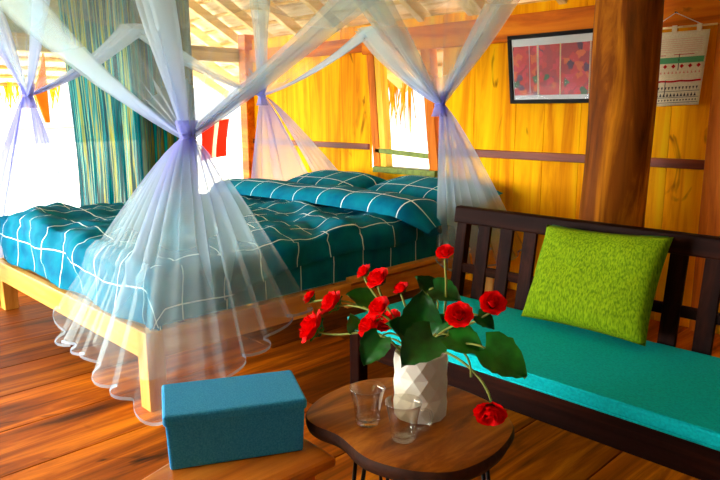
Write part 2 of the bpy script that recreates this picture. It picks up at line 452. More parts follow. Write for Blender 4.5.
# roof: two slopes, rafters, bamboo battens, thatch
SL = .57
def roof_z(y): return 2.02+SL*(WY-y)
RIDGE = .4
bm = B()
for ya, yb in ((RIDGE, 5.0),):
    vs = [V((-8.4, ya, roof_z(ya)+.1)), V((RX+.5, ya, roof_z(ya)+.1)), V((RX+.5, yb, roof_z(yb)+.1)), V((-8.4, yb, roof_z(yb)+.1))]
    quadbox(bm, vs+[v+V((0, 0, .15)) for v in vs])
yb = -3.2; zb = roof_z(RIDGE)-SL*(RIDGE-yb)
vs = [V((-8.4, yb, zb+.1)), V((RX+.5, yb, zb+.1)), V((RX+.5, RIDGE, roof_z(RIDGE)+.1)), V((-8.4, RIDGE, roof_z(RIDGE)+.1))]
quadbox(bm, vs+[v+V((0, 0, .15)) for v in vs])
struct(link('ceiling', bm, M['thatch']), 'pale thatched roof seen from below')
n = 8
bm = B()
for x in [-7.6, -7.05, -6.5, -6.0, -5.5, -5.0, -4.45, -3.95, -3.5, -2.98, -2.3, -1.7, -1.1, -.5, .1, .7]:
    ww = .15 if x == -2.98 else .06
    beam(bm, (x, 5.0, roof_z(5.0)), (x, RIDGE, roof_z(RIDGE)), ww, .09, tint=random.random())
struct(link('trim_8', bm, M['rafter'], bevel=.004), 'pale rafters under the thatch')
bm = B()
for i in range(22):
    y = 4.8-i*.19
    tube(bm, [(-8.2, y, roof_z(y)+.075+random.uniform(-.01, .01)), (-3, y+random.uniform(-.02, .02), roof_z(y)+.07), (RX+.4, y, roof_z(y)+.075)], .017, 6)
struct(link('trim_9', bm, M['bamboo']), 'bamboo battens under the thatch')
# woven gable mat above the tie beam
bm = B(); vs = [(WX0-.01, -2.4, 1.92), (WX0-.01, 3.05, 1.92), (WX0-.01, 3.05, roof_z(3.05)), (WX0-.01, RIDGE, roof_z(RIDGE)), (WX0-.01, -2.4, roof_z(RIDGE)-SL*(RIDGE+2.4))]
f = bm.faces.new([bm.verts.new(v) for v in vs])
struct(link('trim_10', bm, M['gable'], solid=.02), 'olive woven gable mat above the curtain')

# pillar: a thick trunk between bench and wall
bm = B(); pts = []; n = 40
rows = []
for i in range(26):
    z = i/25*2.42
    cx, cy = -1.685+.032*z+.008*math.sin(z*1.7), 3.6
    row = []
    for k in range(n):
        a = 2*PI*k/n
        r = .178+.012*math.sin(3*a+z*1.5)+.014*noise.noise(V((math.cos(a)*1.6, math.sin(a)*1.6, z*1.4)))
        r *= 1-.045*z
        row.append((cx+math.cos(a)*r, cy+math.sin(a)*r, z))
    rows.append(row)
grid(bm, rows, close=True)
bm.faces.new([bm.verts[k] for k in range(n)][::-1]) if bm.verts.ensure_lookup_table() is None else None
tag(link('pillar', bm, M['pillar'], loc=(-1.655, 3.6, 0)), 'thick round tree-trunk pillar rising behind the bench', 'pillar')

# ------------------------------------------------------------------ outside
bm = B(); box(bm, -40, -6.05, -30, 30, -.6, -.5); box(bm, -6.05, 20, 4.3, 30, -.6, -.5); box(bm, -6.05, 20, -30, -2.75, -.6, -.5); 
struct(link('ground', bm, M['ground']), 'bright pale ground outside')
bm = B(); rows = []
# veranda lean-to beyond the left side: pale thatch, battens and a fringe
z0, z1, xa, xb = 2.05, 1.62, WX0-.15, -8.3
vs = [V((xb, -3, z1)), V((xa, -3, z0)), V((xa, 3.1, z0)), V((xb, 3.1, z1))]
quadbox(bm, vs+[v+V((0, 0, .12)) for v in vs])
struct(link('ceiling_veranda', bm, M['thatch']), 'thatched veranda eaves beyond the left side')
bm = B()
for i in range(7):
    t = i/6; x = xa+(xb-xa)*t
    tube(bm, [(x, -3, z0+(z1-z0)*t-.02), (x, 3.1, z0+(z1-z0)*t-.02)], .02, 6)
struct(link('trim_11', bm, M['bamboo']))

def fringe(bm, a, b, count, ln, seedv):
    rnd = random.Random(seedv); a, b = V(a), V(b); d = (b-a).normalized()
    for i in range(count):
        p = lerp(a, b, rnd.random())+V((rnd.uniform(-.04, .04), rnd.uniform(-.04, .04), 0))
        l = ln*rnd.uniform(.5, 1.1); s = rnd.uniform(-.12, .12)
        q = p+d*s*l*2+V((0, 0, -l)); wv = d*rnd.uniform(.008, .016)
        e = V((0, 0, .02))+wv.cross(V((0, 0, 1)))*.3
        quadbox(bm, [q-wv*.3, q+wv*.3, q+wv*.3+e*.1, q-wv*.3+e*.1, p-wv, p+wv, p+wv+e, p-wv+e])
bm = B(); fringe(bm, (xb, -.5, z1+.03), (xb, 3.1, z1+.03), 300, .3, 3)
tag(link('thatch_fringe', bm, M['fringe'], loc=(xb, 1, z1)), 'yellow straw fringe hanging from the veranda eaves at left', 'thatch', kind='stuff')
bm = B(); fringe(bm, (-4.72, 4.95, 1.66), (-4.36, 4.95, 1.50), 46, .40, 5)
tag(link('thatch_fringe', bm, M['fringe'], loc=(-4.55, 4.95, 1.6)), 'yellow straw fringe hanging outside the back window', 'thatch', kind='stuff')

# red cloth hung outside, orange board
t = thing('hanging_cloth', (-6.6, 4.15, 1.2), 'red cloth with a white stripe hanging outside behind the bed corner', 'cloth')
for (ya, yb_, m_, nm) in ((3.98, 4.15, 'red_cloth', 'red_panel'), (4.15, 4.21, 'white_wall', 'white_stripe'), (4.21, 4.36, 'red_cloth', 'red_panel')):
    bm = B(); rows = []
    for i in range(9):
        rows.append([(-6.6+.02*math.sin(8*y_+i*.4), y_-.07*(i/8)*(y_-3.9)*2, 1.17-.42*i/8+.1*(y_-4.0)) for y_ in [ya+(yb_-ya)*j/4 for j in range(5)]])
    grid(bm, rows); link(nm, bm, M[m_], t, solid=.006)
bm = B(); tube(bm, [(-6.6, -.5, 1.10), (-6.6, 3.9, 1.165), (-6.6, 4.4, 1.215), (-6.6, 6, 1.3)], .006, 6); link('clothes_line', bm, M['cord'], t)
bm = B(); quadbox(bm, [(-7.0, 2.46, 1.19), (-6.97, 2.46, 1.19), (-6.97, 2.50, 1.19), (-7.0, 2.50, 1.19), (-7.0, 2.38, 1.47), (-6.96, 2.38, 1.47), (-6.96, 2.50, 1.872), (-7.0, 2.50, 1.872)])
tag(link('brace_board', bm, M['orange_cloth'], loc=(-7, 2.2, 1.2)), 'orange wooden brace under the veranda eaves at far left', 'brace')

# ------------------------------------------------------------------ curtain
t = thing('curtain', (-5.62, 2.75, 0), 'teal and green striped curtain hanging left of the bed', 'curtain')
bm = B(); rows = []; uvs = []
for i in range(24):
    z = 2.30-2.2*i/23; row = []; uvr = []
    for j in range(121):
        u = j/120
        y = 2.17+u*(1.17-.03*i/23)+.02*math.sin(z*2)*(1-u)
        d = .045*math.sin(u*2*PI*11+.6*math.sin(z*1.5))+.02*math.sin(u*2*PI*4.3+z)
        row.append((-5.62+d*(.6+.4*i/23), y, z)); uvr.append((u, z))
    rows.append(row); uvs.append(uvr)
grid(bm, rows, uvs); link('cloth', bm, M['curtain'], t)
bm = B(); tube(bm, [(-5.62, 2.0, 2.32), (-5.62, 3.55, 2.32)], .012, 8); link('rod', bm, M['rail'], t)
for y in (2.03, 3.02):
    bm = B(); beam(bm, (-5.62, y, 2.32), (-5.89, y, 2.32), .03, .02); link('bracket', bm, M['rail'], t)

# ------------------------------------------------------------------ bed
BX0, BX1, BY0, BY1 = -4.68, -2.585, 1.24, 4.0
RT = .36
bed = thing('bed', ((BX0+BX1)/2, (BY0+BY1)/2, 0), 'wide low pine platform bed under the mosquito net', 'bed')
bm = B(); box(bm, BX0, BX1, BY0, BY0+.04, .235, RT); link('foot_rail', bm, M['bed'], bed, bevel=.004)
bm = B(); box(bm, BX1-.04, BX1, BY0+.04, 2.46, .235, RT); link('side_rail', bm, M['bedy'], bed, bevel=.004)
bm = B(); box(bm, BX1-.07, BX1-.035, 2.465, BY1, .2, RT-.03); link('side_rail', bm, M['bedy'], bed, bevel=.004)
bm = B(); box(bm, BX1-.16, BX1+.005, 2.465, BY1, RT-.005, RT+.02); link('ledge', bm, M['bedy'], bed, bevel=.003)
bm = B(); box(bm, BX0, BX0+.04, BY0+.04, BY1, .235, RT); link('side_rail', bm, M['bedy'], bed, bevel=.004)
bm = B(); box(bm, BX0, BX1-.07, BY1-.04, BY1, .235, RT); link('head_rail', bm, M['bed'], bed, bevel=.004)
bm = B()
for i in range(14):
    y = BY0+.08+i*.19; box(bm, BX0+.04, BX1-.07, y, y+.12, RT-.035, RT-.012)
link('slats', bm, M['bed'], bed)
for (x0, y0) in ((BX1-.085, BY0-.002), (BX0-.09, BY0+.04), (BX1-.13, BY1-.1), (BX0+.04, BY1-.13), (-3.5, 2.38), (-3.6, 3.5)):
    z1 = RT+.002 if y0 < BY0 else .235
    bm = B(); box(bm, x0, x0+.087, y0, y0+.087, 0, z1); link('leg', bm, M['bedz'], bed, bevel=.004)

# cloth draped over a rounded block: (a,b) are cloth coordinates in metres
def wrinkle(x, y, s, amp, seed=0.):
    return amp*(noise.noise(V((x*s, y*s*.55, seed)))+.6*noise.noise(V((x*s*2.3+4, y*s*1.9, seed+3))))
def drape(a, b, x0, x1, y0, y1, top, r):
    dx = a-x1 if a > x1 else (a-x0 if a < x0 else 0)
    dy = b-y1 if b > y1 else (b-y0 if b < y0 else 0)
    d = math.hypot(dx, dy)
    cx, cy = min(max(a, x0), x1), min(max(b, y0), y1)
    if d == 0: return V((cx, cy, top)), V((0, 0, 1))
    nx, ny = dx/d, dy/d
    m_ = max(abs(nx), abs(ny)); 
    if d < r*PI/2:
        t_ = d/r; out = r*math.sin(t_); dn = r*(1-math.cos(t_)); nr = V((nx*math.sin(t_), ny*math.sin(t_), math.cos(t_)))
    else:
        out = r; dn = r+(d-r*PI/2); nr = V((nx, ny, 0))
    return V((cx+nx*out, cy+ny*out, top-dn)), nr

MT = .56
mat_t = thing('mattress', (BX0/2+BX1/2, 2.6, RT), 'thick mattress in a teal checked sheet on the pine bed', 'mattress')
bm = B(); x0, x1, y0, y1, r = BX0+.06, BX1-.05, BY0+.06, BY1-.03, .05
rows, uvs = [], []
A_ = [x0-.20-.0+i*.05 for i in range(int((x1-x0+.42)/.05)+1)]
Bb = [y0-.20+i*.05 for i in range(int((y1-y0+.42)/.05)+1)]
for b_ in Bb:
    row, uvr = [], []
    for a_ in A_:
        p, nr = drape(a_, b_, x0+r, x1-r, y0+r, y1-r, MT, r)
        p += nr*wrinkle(a_, b_, 5, .006, 9)
        p.z = max(p.z, RT+.003)
        row.append(p); uvr.append((a_+.02, b_+.04))
    rows.append(row); uvs.append(uvr)
grid(bm, rows, uvs)
link('sheet', bm, M['check'], mat_t)
bm = B(); box(bm, x0+.03, x1-.03, y0+.03, y1-.03, RT+.004, MT-.03); link('core', bm, M['white_wall'], mat_t, bevel=.02)

# duvet
dv = thing('duvet', (-3.6, 2.2, MT), 'crumpled teal duvet with thin white check lines spread over the bed', 'duvet')
bm = B(); rows, uvs = [], []
DT = .655; x0, x1, y0, y1, r = BX0+.09, BX1-.055, BY0+.07, 3.25, .075
na, nb = 120, 130
for j in range(nb+1):
    row, uvr = [], []
    for i in range(na+1):
        u = i/na; v = j/nb
        yb0 = y0-.285
        b_ = yb0+(3.12-yb0)*v
        # right overhang: long at the foot corner, short towards the head
        h = .30 if b_ < 1.5 else (.30-.16*min(1, (b_-1.5)/.5))
        h += .012*math.sin(b_*7)
        ax0, ax1 = x0-.30, x1+h
        a_ = ax0+(ax1-ax0)*u
        p, nr = drape(a_, b_, x0+r*.3, x1-r*.55, y0+r*.5, y1+1, DT, r)
        wr = wrinkle(a_, b_, 2.4, .032, 2)+wrinkle(a_*.7+b_*.7, b_-a_, 5.0, .024, 5)
        if nr.z > .7:
            ridge = .034*max(0, math.sin((a_*1.1+b_*2.2)*3.2+noise.noise(V((a_*2, b_*2, 1)))*2.2))**3
            p += nr*(wr+ridge)
            # softly sunk between the sleepers, plump at the foot
            p.z += .02*math.sin((a_-x0)/(x1-x0)*PI)
        else:
            p += nr*(abs(wr)*.8+.018*math.sin((a_+b_)*9+3*noise.noise(V((a_*2, b_*2, 3)))))
        fl = RT+.012 if (b_ < BY0+.1 or b_ < 1.9) else .40
        p.z = max(p.z, fl)
        if p.x > x1+.02: p.x = min(p.x, x1+.055)
        row.append(p); uvr.append((a_+.05*noise.noise(V((a_*1.5, b_*1.5, 7))), b_+.07+.05*noise.noise(V((a_*1.5, b_*1.5, 17)))))
    rows.append(row); uvs.append(uvr)
grid(bm, rows, uvs)
link('cover', bm, M['check'], dv, solid=.012)
# turned-back fold: a plump flap lying across the bed by the pillows
bm = B(); rows, uvs = [], []
fx0, fx1 = BX0+.02, BX1+.10
prof = [(-.20, .0), (-.19, .045), (-.13, .085), (-.03, .10), (.08, .095), (.16, .07), (.21, .03), (.20, -.02), (.0, -.02), (-.17, -.02)]
for i in range(61):
    u = i/60; x = fx0+(fx1-fx0)*u
    yc = 3.10-.12*(1-u)+.22*0
    drop = 0
    if x > BX1-.08: drop = .10*min(1, (x-(BX1-.08))/.18)**1.3
    if u < .06: drop = .06*(1-u/.06)
    sc = 1 if .04 < u < .93 else (.75 if u <= .04 else 1-.55*(u-.93)/.07)
    row, uvr = [], []
    for k, (py, pz) in enumerate(prof):
        wv = .022*noise.noise(V((x*2.6, k*.35, 3)))+.012*noise.noise(V((x*6, k*.5, 8)))
        row.append((x, yc+py*sc*(1+.1*noise.noise(V((x*2, 1, 4)))), DT+.015+pz*sc+wv*(1 if pz > 0 else 0)-drop+.02*math.sin(u*PI))); uvr.append((x, 3.19+k*.055))
    rows.append(row); uvs.append(uvr)
grid(bm, rows, uvs, close=False)
link('turned_back_fold', bm, M['check'], dv, subsurf=1)

# pillows on the bed
def pillow_mesh(bm, w_, d_, h_, fr, uo=0, n=28, pinch=.06, pw=2.6):
    """fr maps local (x,y,z) to world"""
    for s in (1, -1):
        rows, uvs = [], []
        for j in range(n+1):
            row, uvr = [], []
            for i in range(n+1):
                u, v = 2*i/n-1, 2*j/n-1
                e = max(0, (1-abs(u)**pw))*max(0, (1-abs(v)**pw))
                hz = h_*.5*e**.45
                k1 = 1-pinch*(1-abs(v)**2)*abs(u)**3; k2 = 1-pinch*(1-abs(u)**2)*abs(v)**3
                wr = .012*noise.noise(V((u*2.2+uo, v*2.2, s)))*e**.5
                row.append(fr(V((u*w_/2*k1, v*d_/2*k2, s*(hz+wr))))); uvr.append((u*w_/2+uo, v*d_/2))
            rows.append(row); uvs.append(uvr)
        grid(bm, rows, uvs)
    bmesh.ops.remove_doubles(bm, verts=bm.verts, dist=.0008)

def make_pillow(c, w_, d_, h_, yaw, pitch, roll, label, uo):
    bm = B(); Rm = Matrix.Rotation(yaw, 3, 'Z') @ Matrix.Rotation(pitch, 3, 'X') @ Matrix.Rotation(roll, 3, 'Y')
    pillow_mesh(bm, w_, d_, h_, lambda p: V(c)+Rm @ p, uo)
    tag(link('bed_pillow', bm, M['check'], loc=c), label, 'pillow', 'teal checked pillows at the head of the bed')
make_pillow((-4.08, 3.66, .69), .86, .5, .20, .03, .16, 0, 'teal checked bed pillow in front of the yellow boards, the farther one', .07)
make_pillow((-3.08, 3.68, .69), .98, .52, .22, -.02, .18, .02, 'teal checked bed pillow below the window, half under the net', .4)

# ------------------------------------------------------------------ mosquito net
net = thing('mosquito_net', (-3.55, 2.3, 0), 'sheer white mosquito net over the bed, knotted at its four corners', 'mosquito net')
TOP = 2.2
C_FR, C_LF, C_BL, C_BR = V((-2.50, 1.22, TOP)), V((-4.6, 1.22, TOP)), V((-4.62, 3.38, TOP)), V((-2.14, 3.45, TOP))
K_FR, K_LF, K_BL, K_BR = V((-2.59, 1.493, 1.185)), V((-4.55, 1.51, 1.397)), V((-4.5, 3.296, 1.416)), V((-2.6, 3.23, 1.335))
CEN = V((-3.5, 2.3, 0))

def sheer(name, rows, dens, close=False, parent=None, mat='net'):
    """dens: one value per row (or per point)"""
    bm = B(); vv = grid(bm, rows, close=close)
    vals = []
    for j, r in enumerate(rows):
        for i in range(len(r)):
            d = dens[j]; vals.append(d[i] if isinstance(d, (list, tuple)) else d)
    o = link(name, bm, M[mat], parent or net, recalc=False)
    at = o.data.attributes.new('dens', 'FLOAT', 'POINT')
    at.data.foreach_set('value', vals)
    return o

def top_pt(A, Bv, u, sag):
    p = lerp(A, Bv, u); p.z -= sag*4*u*(1-u); return p

def upper_panel(C, Cn, K, reach, sag, seed):
    """cloth from the corner C along the top edge towards Cn, drawn aside to the knot K"""
    nU, nV = 60, 18
    nrm = (Cn-C).cross(V((0, 0, 1))).normalized()
    rows, dens = [], []
    for j in range(nV+1):
        v = j/nV; row, dr = [], []
        for i in range(nU+1):
            u = i/nU
            T = top_pt(C, Cn, u*reach, sag)
            p = lerp(T, K, v)
            p += nrm*(.03*math.sin(u*2*PI*6+seed)*(1-v)**.8*(.3+v))
            p.z -= .05*u*4*v*(1-v)
            p += V((noise.noise(V((u*3, v*3, seed))), noise.noise(V((u*3, v*3, seed+9))), 0))*.012*(1-v)
            if v > .999: p = K+V((.012*math.cos(u*6), .012*math.sin(u*6), .01))
            row.append(p)
            # threads bunch up in streaks running to the knot
            st_ = .5+.5*noise.noise(V((u*17, seed*3, v*.4)))
            dr.append(min(.85, .08+.34*max(0, st_-.5)+.5*v**3))
        rows.append(row); dens.append(dr)
    sheer('side_drape', rows, dens)

def band(P0, K, wdir, w0, w1, layers, sag=.05, seed=0., depth=.012, nV=20, d0=.24):
    """pleated gathered edge from P0 down to the knot"""
    wdir = V(wdir).normalized(); ax = (K-P0).normalized(); nrm = ax.cross(wdir).normalized()
    rows, dens = [], []
    for j in range(nV+1):
        v = j/nV; c = lerp(P0, K, v); c.z -= sag*4*v*(1-v)
        w_ = (w0*(1-v)+w1*v)*(1+.06*math.sin(v*9+seed)); row = []
        for k in range(layers*6+1):
            s = k/(layers*6); ph = s*layers
            tri = abs((ph % 2)-1)*2-1
            off = (tri*.36*(1+.25*math.sin(3.1*math.floor(ph)+seed))+(s-.5)*.5)*w_
            row.append(c+wdir*off+nrm*((s-.5)*depth*layers*(1-.5*v)+.006*math.sin(s*25+v*5+seed)))
        rows.append(row); dens.append(min(.8, d0+.35*v**2))
    sheer('gathered_edge', rows, dens)

def keep_off_bed(p):
    """the net lies on or against the bedding, never inside it"""
    ex, ey, ez = BX1+.03, BY0-.03, .705
    if p.z < ez and p.x < ex and p.y > ey and p.x > BX0-.05 and p.y < BY1:
        gx, gy, gzz = ex-p.x, p.y-ey, ez-p.z
        g = min(gx, gy, gzz)
        if g == gx: p.x = ex
        elif g == gy: p.y = ey
        else: p.z = ez
    return p

def skirt(K, hem, folds, seed, amp=.05, r0=.025, power=.9, d0=.16, dk=.5, wob=.0, clip=True, hem_on=True):
    """flared cloth below the knot down to the hem line (list of world points)"""
    hem = [V(h) for h in hem]
    segs = [(hem[i+1]-hem[i]).length for i in range(len(hem)-1)]; tot = sum(segs)
    def at(u):
        d = max(0, min(1, u))*tot
        for i, s in enumerate(segs):
            if d <= s or i == len(segs)-1:
                t_ = d/s
                p0, p1, p2, p3 = hem[max(i-1, 0)], hem[i], hem[i+1], hem[min(i+2, len(hem)-1)]
                return .5*((2*p1)+(p2-p0)*t_+(2*p0-5*p1+4*p2-p3)*t_*t_+(3*p1-p0-3*p2+p3)*t_**3)
            d -= s
    nU, nV = folds*10, 34; rows, dens = [], []
    for j in range(nV+1):
        v = j/nV; row, dr = [], []
        for i in range(nU+1):
            u = i/nU
            ph = 2*PI*(folds*u+.8*noise.noise(V((u*4, seed, 2))))+seed
            loc = 1+.6*noise.noise(V((u*6, seed, 0)))
            uu = u+.8/folds/2*math.sin(ph)*(.75-.5*v)*loc
            H = at(uu)
            out = V((H.x-K.x, H.y-K.y, 0)); dist = out.length; out = out/dist if dist > 1e-4 else V((1, 0, 0))
            hv = v**power
            p = V((K.x+(H.x-K.x)*hv, K.y+(H.y-K.y)*hv, K.z+(H.z-K.z)*v))
            p += out*(amp*v*math.cos(ph)*loc+r0*(1-v)**2)
            p += V((0, 0, wob*v**4*math.sin(ph*.5+1)))
            if clip: p = keep_off_bed(p)
            row.append(p)
            dr.append(min(.85, (d0+.26*max(0, noise.noise(V((u*16, seed, v*.4)))-.05)+dk*(1-v)**2.5)))
        rows.append(row); dens.append(dr)
    sk = sheer('skirt', rows, dens)
    # sewn hem: a doubled strip of net
    if hem_on: sheer('hem', [rows[-1], [p+V((0, 0, .007)) for p in rows[-1]], [p+V((0, 0, .014)) for p in rows[-1]]], [.4, .4, .4], parent=sk)

def knot(K, rr=.05):
    rows = []
    for i in range(11):
        q = i/10-.5
        row = []
        for k in range(28):
            a = 2*PI*k/28; r = rr*(.52+.75*abs(q))*(1+.16*math.sin(a*7+i*.6))
            row.append(K+V((math.cos(a)*r, math.sin(a)*r, q*.15)))
        rows.append(row)
    kn = sheer('bunched_knot', rows, [.45, .6, .7, .8, .85, .85, .85, .8, .7, .6, .45], close=True, mat='net_bunch')
    bm = B(); pts = [K+V((math.cos(a)*rr*.6, math.sin(a)*rr*.6, .0035*a-.02)) for a in [i*PI/6 for i in range(25)]]
    tube(bm, pts, .005, 6); link('tie', bm, M['net_knot'], kn)
for K in (K_FR, K_LF, K_BL, K_BR): knot(K)

def side(Ca, Cb, Ka, Kb, ra, rb, sag, sd, wa=.16, wb=.16, da=.24, db=.24, hang=.05):
    d = (Cb-Ca).normalized()
    upper_panel(Ca, Cb, Ka, ra, sag, sd); upper_panel(Cb, Ca, Kb, rb, sag, sd+1)
    pa, pb = top_pt(Ca, Cb, ra, sag), top_pt(Cb, Ca, rb, sag)
    band(pa, Ka, d, wa, .05, 5, hang, sd, d0=da); band(pb, Kb, d, wb, .05, 5, hang, sd+2, d0=db)
side(C_FR, C_LF, K_FR, K_LF, .60, .60, .34, .3, .72, .36, .24, .40)       # foot of the bed
side(C_FR, C_BR, K_FR, K_BR, .54, .54, .25, 1.3, .26, .30, hang=.015)      # right side
side(C_LF, C_BL, K_LF, K_BL, .50, .50, .30, 2.3, .22, .22, .40, .34)      # left side
side(C_BL, C_BR, K_BL, K_BR, .51, .51, .34, 3.3, .26, .26, .34, .30)      # head
for C, K, w0, d0_ in ((C_FR, K_FR, .25, .24), (C_LF, K_LF, .30, .40), (C_BL, K_BL, .16, .34), (C_BR, K_BR, .26, .24)):
    band(C, K, V((.7, .7, 0)), w0, .05, 5, .01, w0*9, d0=d0_)
# sagging top sheet
rows = []
for j in range(25):
    v = j/24; row = []
    for i in range(25):
        u = i/24
        p = lerp(lerp(C_LF, C_FR, u), lerp(C_BL, C_BR, u), v)
        eu, ev = 4*u*(1-u), 4*v*(1-v)
        p.z -= .34*max(eu*(1-ev), ev*(1-eu))+.22*eu*ev
        row.append(p)
    rows.append(row)
sheer('top_sheet', rows, [.16]*25)
for C in (C_FR, C_LF, C_BL, C_BR):
    bm = B(); q = C+(C-CEN).normalized()*.1; q.z = roof_z(q.y)+.02
    if C.y < 2: q.z = C.z+.9
    tube(bm, [C, q], .004, 5); link('hanging_cord', bm, M['cord'], net)

skirt(K_FR, [(-3.30, 1.14, .34), (-3.20, 1.10, .22), (-3.02, 1.08, .23), (-2.80, 1.06, .24), (-2.62, 1.06, .19), (-2.40, 1.07, .14), (-2.30, 1.16, .085), (-2.31, 1.35, .09), (-2.40, 1.60, .17), (-2.44, 1.85, .27), (-2.47, 2.05, .33)], 13, .4, .03, .03, .85, .12, .6, wob=.015)
skirt(K_FR, [(-3.18, 1.15, .42), (-2.9, 1.12, .30), (-2.6, 1.12, .24), (-2.44, 1.20, .2), (-2.43, 1.45, .24), (-2.46, 1.90, .34)], 7, 1.7, .02, .02, .85, .10, .4, wob=.02, hem_on=False)
skirt(K_BR, [(-2.50, 3.08, .40), (-2.44, 3.18, .32), (-2.42, 3.45, .30), (-2.40, 3.75, .30), (-2.42, 3.96, .36)], 8, 2.1, .02, .03, .85, .26, .5)
skirt(K_BR, [(-2.52, 3.14, .46), (-2.46, 3.4, .40), (-2.44, 3.7, .40)], 6, .7, .02, .02, .85, .24, .5)
skirt(K_BL, [(-4.80, 3.30, .40), (-4.82, 3.75, .45), (-4.70, 4.03, .55)], 5, 1.1, .02, .03, .85, .50, .5, clip=False)
skirt(K_BL, [(-4.62, 4.03, .60), (-4.5, 4.03, .66), (-4.34, 4.03, .72)], 5, 2.1, .02, .03, .85, .42, .5, clip=False)
skirt(K_LF, [(-4.84, 1.92, .35), (-4.86, 1.78, .3), (-4.86, 1.66, .2)], 5, .2, .02, .03, .9, .55, .35)
skirt(K_LF, [(-4.92, 1.35, .2), (-4.85, 1.08, .15), (-4.6, 1.05, .15), (-4.4, 1.08, .2)], 6, .2, .02, .03, .9, .55, .35)

# ------------------------------------------------------------------ bench with cushion
bench = thing('bench', (-1.1, 2.3, 0), 'dark wooden bench with a slatted back and turquoise seat cushion', 'bench')
X0, X1 = -2.06, .25
bm = B(); box(bm, X0+.05, X1-.05, 1.95, 2.0, .23, .34); link('front_rail', bm, M['bench'], bench, bevel=.005)
bm = B(); box(bm, X0+.05, X1-.05, 2.55, 2.6, .24, .34); link('rear_rail', bm, M['bench'], bench, bevel=.005)
bm = B()
for i in range(8): box(bm, X0+.03, X1-.03, 2.0+i*.069, 2.0+i*.069+.05, .325, .348, random.random())
link('seat_boards', bm, M['bench'], bench)
for x in (X0, X1-.06):
    bm = B(); box(bm, x, x+.06, 1.945, 2.005, 0, .345); link('front_leg', bm, M['benchz'], bench, bevel=.006)
    bm = B(); box(bm, x, x+.05, 2.0, 2.56, .25, .33); link('end_rail', bm, M['benchz'], bench, bevel=.005)
def back_y(z): return 2.575+(z-.35)*.16
for x in (-2.0, X1-.06):
    bm = B()
    for za, zb in ((0, .35), (.35, .8)):
        ya, yb_ = (2.575, 2.575) if za == 0 else (back_y(za), back_y(zb))
        quadbox(bm, [(x, ya, za), (x+.06, ya, za), (x+.06, ya+.045, za), (x, ya+.045, za), (x, yb_, zb), (x+.06, yb_, zb), (x+.06, yb_+.045, zb), (x, yb_+.045, zb)])
    link('rear_post', bm, M['benchz'], bench, bevel=.005)
zt = .745
bm = B(); y = back_y(zt+.04)
quadbox(bm, [(-2.02, y-.012, zt), (X1+.02, y-.012, zt), (X1+.02, y+.03, zt), (-2.02, y+.03, zt), (-2.02, y+.002, zt+.082), (X1+.02, y+.002, zt+.082), (X1+.02, y+.045, zt+.082), (-2.02, y+.045, zt+.082)])
link('top_rail', bm, M['bench'], bench, bevel=.008)
bm = B(); y = back_y(.53); box(bm, -1.95, X1-.05, y+.006, y+.03, .505, .55); link('lower_rail', bm, M['bench'], bench, bevel=.005)
for x in (-1.835, -1.71, -1.585, -1.46, -1.335, -1.2, -1.07, -.93, -.80, -.67, -.54, -.41, -.28, -.15, -.02, .1):
    bm = B(); za, zb = .34, zt+.01; ya, yb_ = back_y(za), back_y(zb)
    quadbox(bm, [(x-.034, ya, za), (x+.034, ya, za), (x+.034, ya+.018, za), (x-.034, ya+.018, za), (x-.034, yb_, zb), (x+.034, yb_, zb), (x+.034, yb_+.018, zb), (x-.034, yb_+.018, zb)])
    link('back_slat', bm, M['benchz'], bench, bevel=.003)

sc_ = thing('seat_cushion', (-1.1, 2.25, .35), 'long flat turquoise seat cushion on the dark bench', 'cushion')
bm = B(); rows = []
box(bm, X0+.0, X1-.02, 1.93, 2.565, .349, .402)
link('pad', bm, M['seat'], sc_, bevel=.012)
bm = B(); 
for z in (.352, .4):
    tube(bm, [(X0+.005, 1.934, z), (X1-.025, 1.934, z)], .004, 6)
link('piping', bm, M['seat'], sc_)

# lime pillow leaning against the slats
bl, br, tr_, tl_ = V((-1.475, 2.44, .415)), V((-.935, 2.43, .42)), V((-.925, 2.585, .815)), V((-1.455, 2.585, .80))
cc = (bl+br+tr_+tl_)/4
nrm = (br-bl).cross(tl_-bl).normalized()
def fr(p):
    u, v = p.x+.5, p.y+.5
    return lerp(lerp(bl, br, u), lerp(tl_, tr_, u), v)+nrm*(p.z+.03)
bm = B(); pillow_mesh(bm, 1, 1, .15, fr, 0, 30, .05, 3.0)
pl = thing('throw_pillow', cc, 'lime green woven throw pillow leaning on the bench back', 'pillow')
link('cover', bm, M['green_pillow'], pl)
bm = B(); pts = [lerp(tl_, tr_, .04+.92*i/12)+nrm*.022+V((0, 0, -.012*math.sin(PI*i/12))) for i in range(13)]
tube(bm, pts, .004, 5); link('zip', bm, M['leaf'], pl)

# ------------------------------------------------------------------ coffee table
TZ = .42
def gz(px, py, z):
    d = R0*(px-360)+R1*(py-240)+R2*663.2413
    return V((0, 0, 1.3))+d*((z-1.3)/d.z)
outl = [(-1.418, 1.158), (-1.353, 1.133), (-1.254, 1.139), (-1.123, 1.11), (-1.028, 1.129), (-0.957, 1.168), (-0.906, 1.232), (-0.89, 1.345), (-0.912, 1.467), (-0.96, 1.553), (-1.078, 1.619), (-1.251, 1.633), (-1.388, 1.591), (-1.478, 1.472), (-1.49, 1.346), (-1.470, 1.239)]
def smooth_loop(pts, k=6):
    out = []; n = len(pts)
    for i in range(n):
        p0, p1, p2, p3 = [V((*pts[(i+d) % n], 0)) for d in (-1, 0, 1, 2)]
        for j in range(k):
            t_ = j/k
            out.append(.5*((2*p1)+(p2-p0)*t_+(2*p0-5*p1+4*p2-p3)*t_*t_+(3*p1-p0-3*p2+p3)*t_**3))
    return out
tb = thing('coffee_table', (-1.19, 1.36, 0), 'low coffee table with a dark live-edge slab top and thin black legs', 'table')
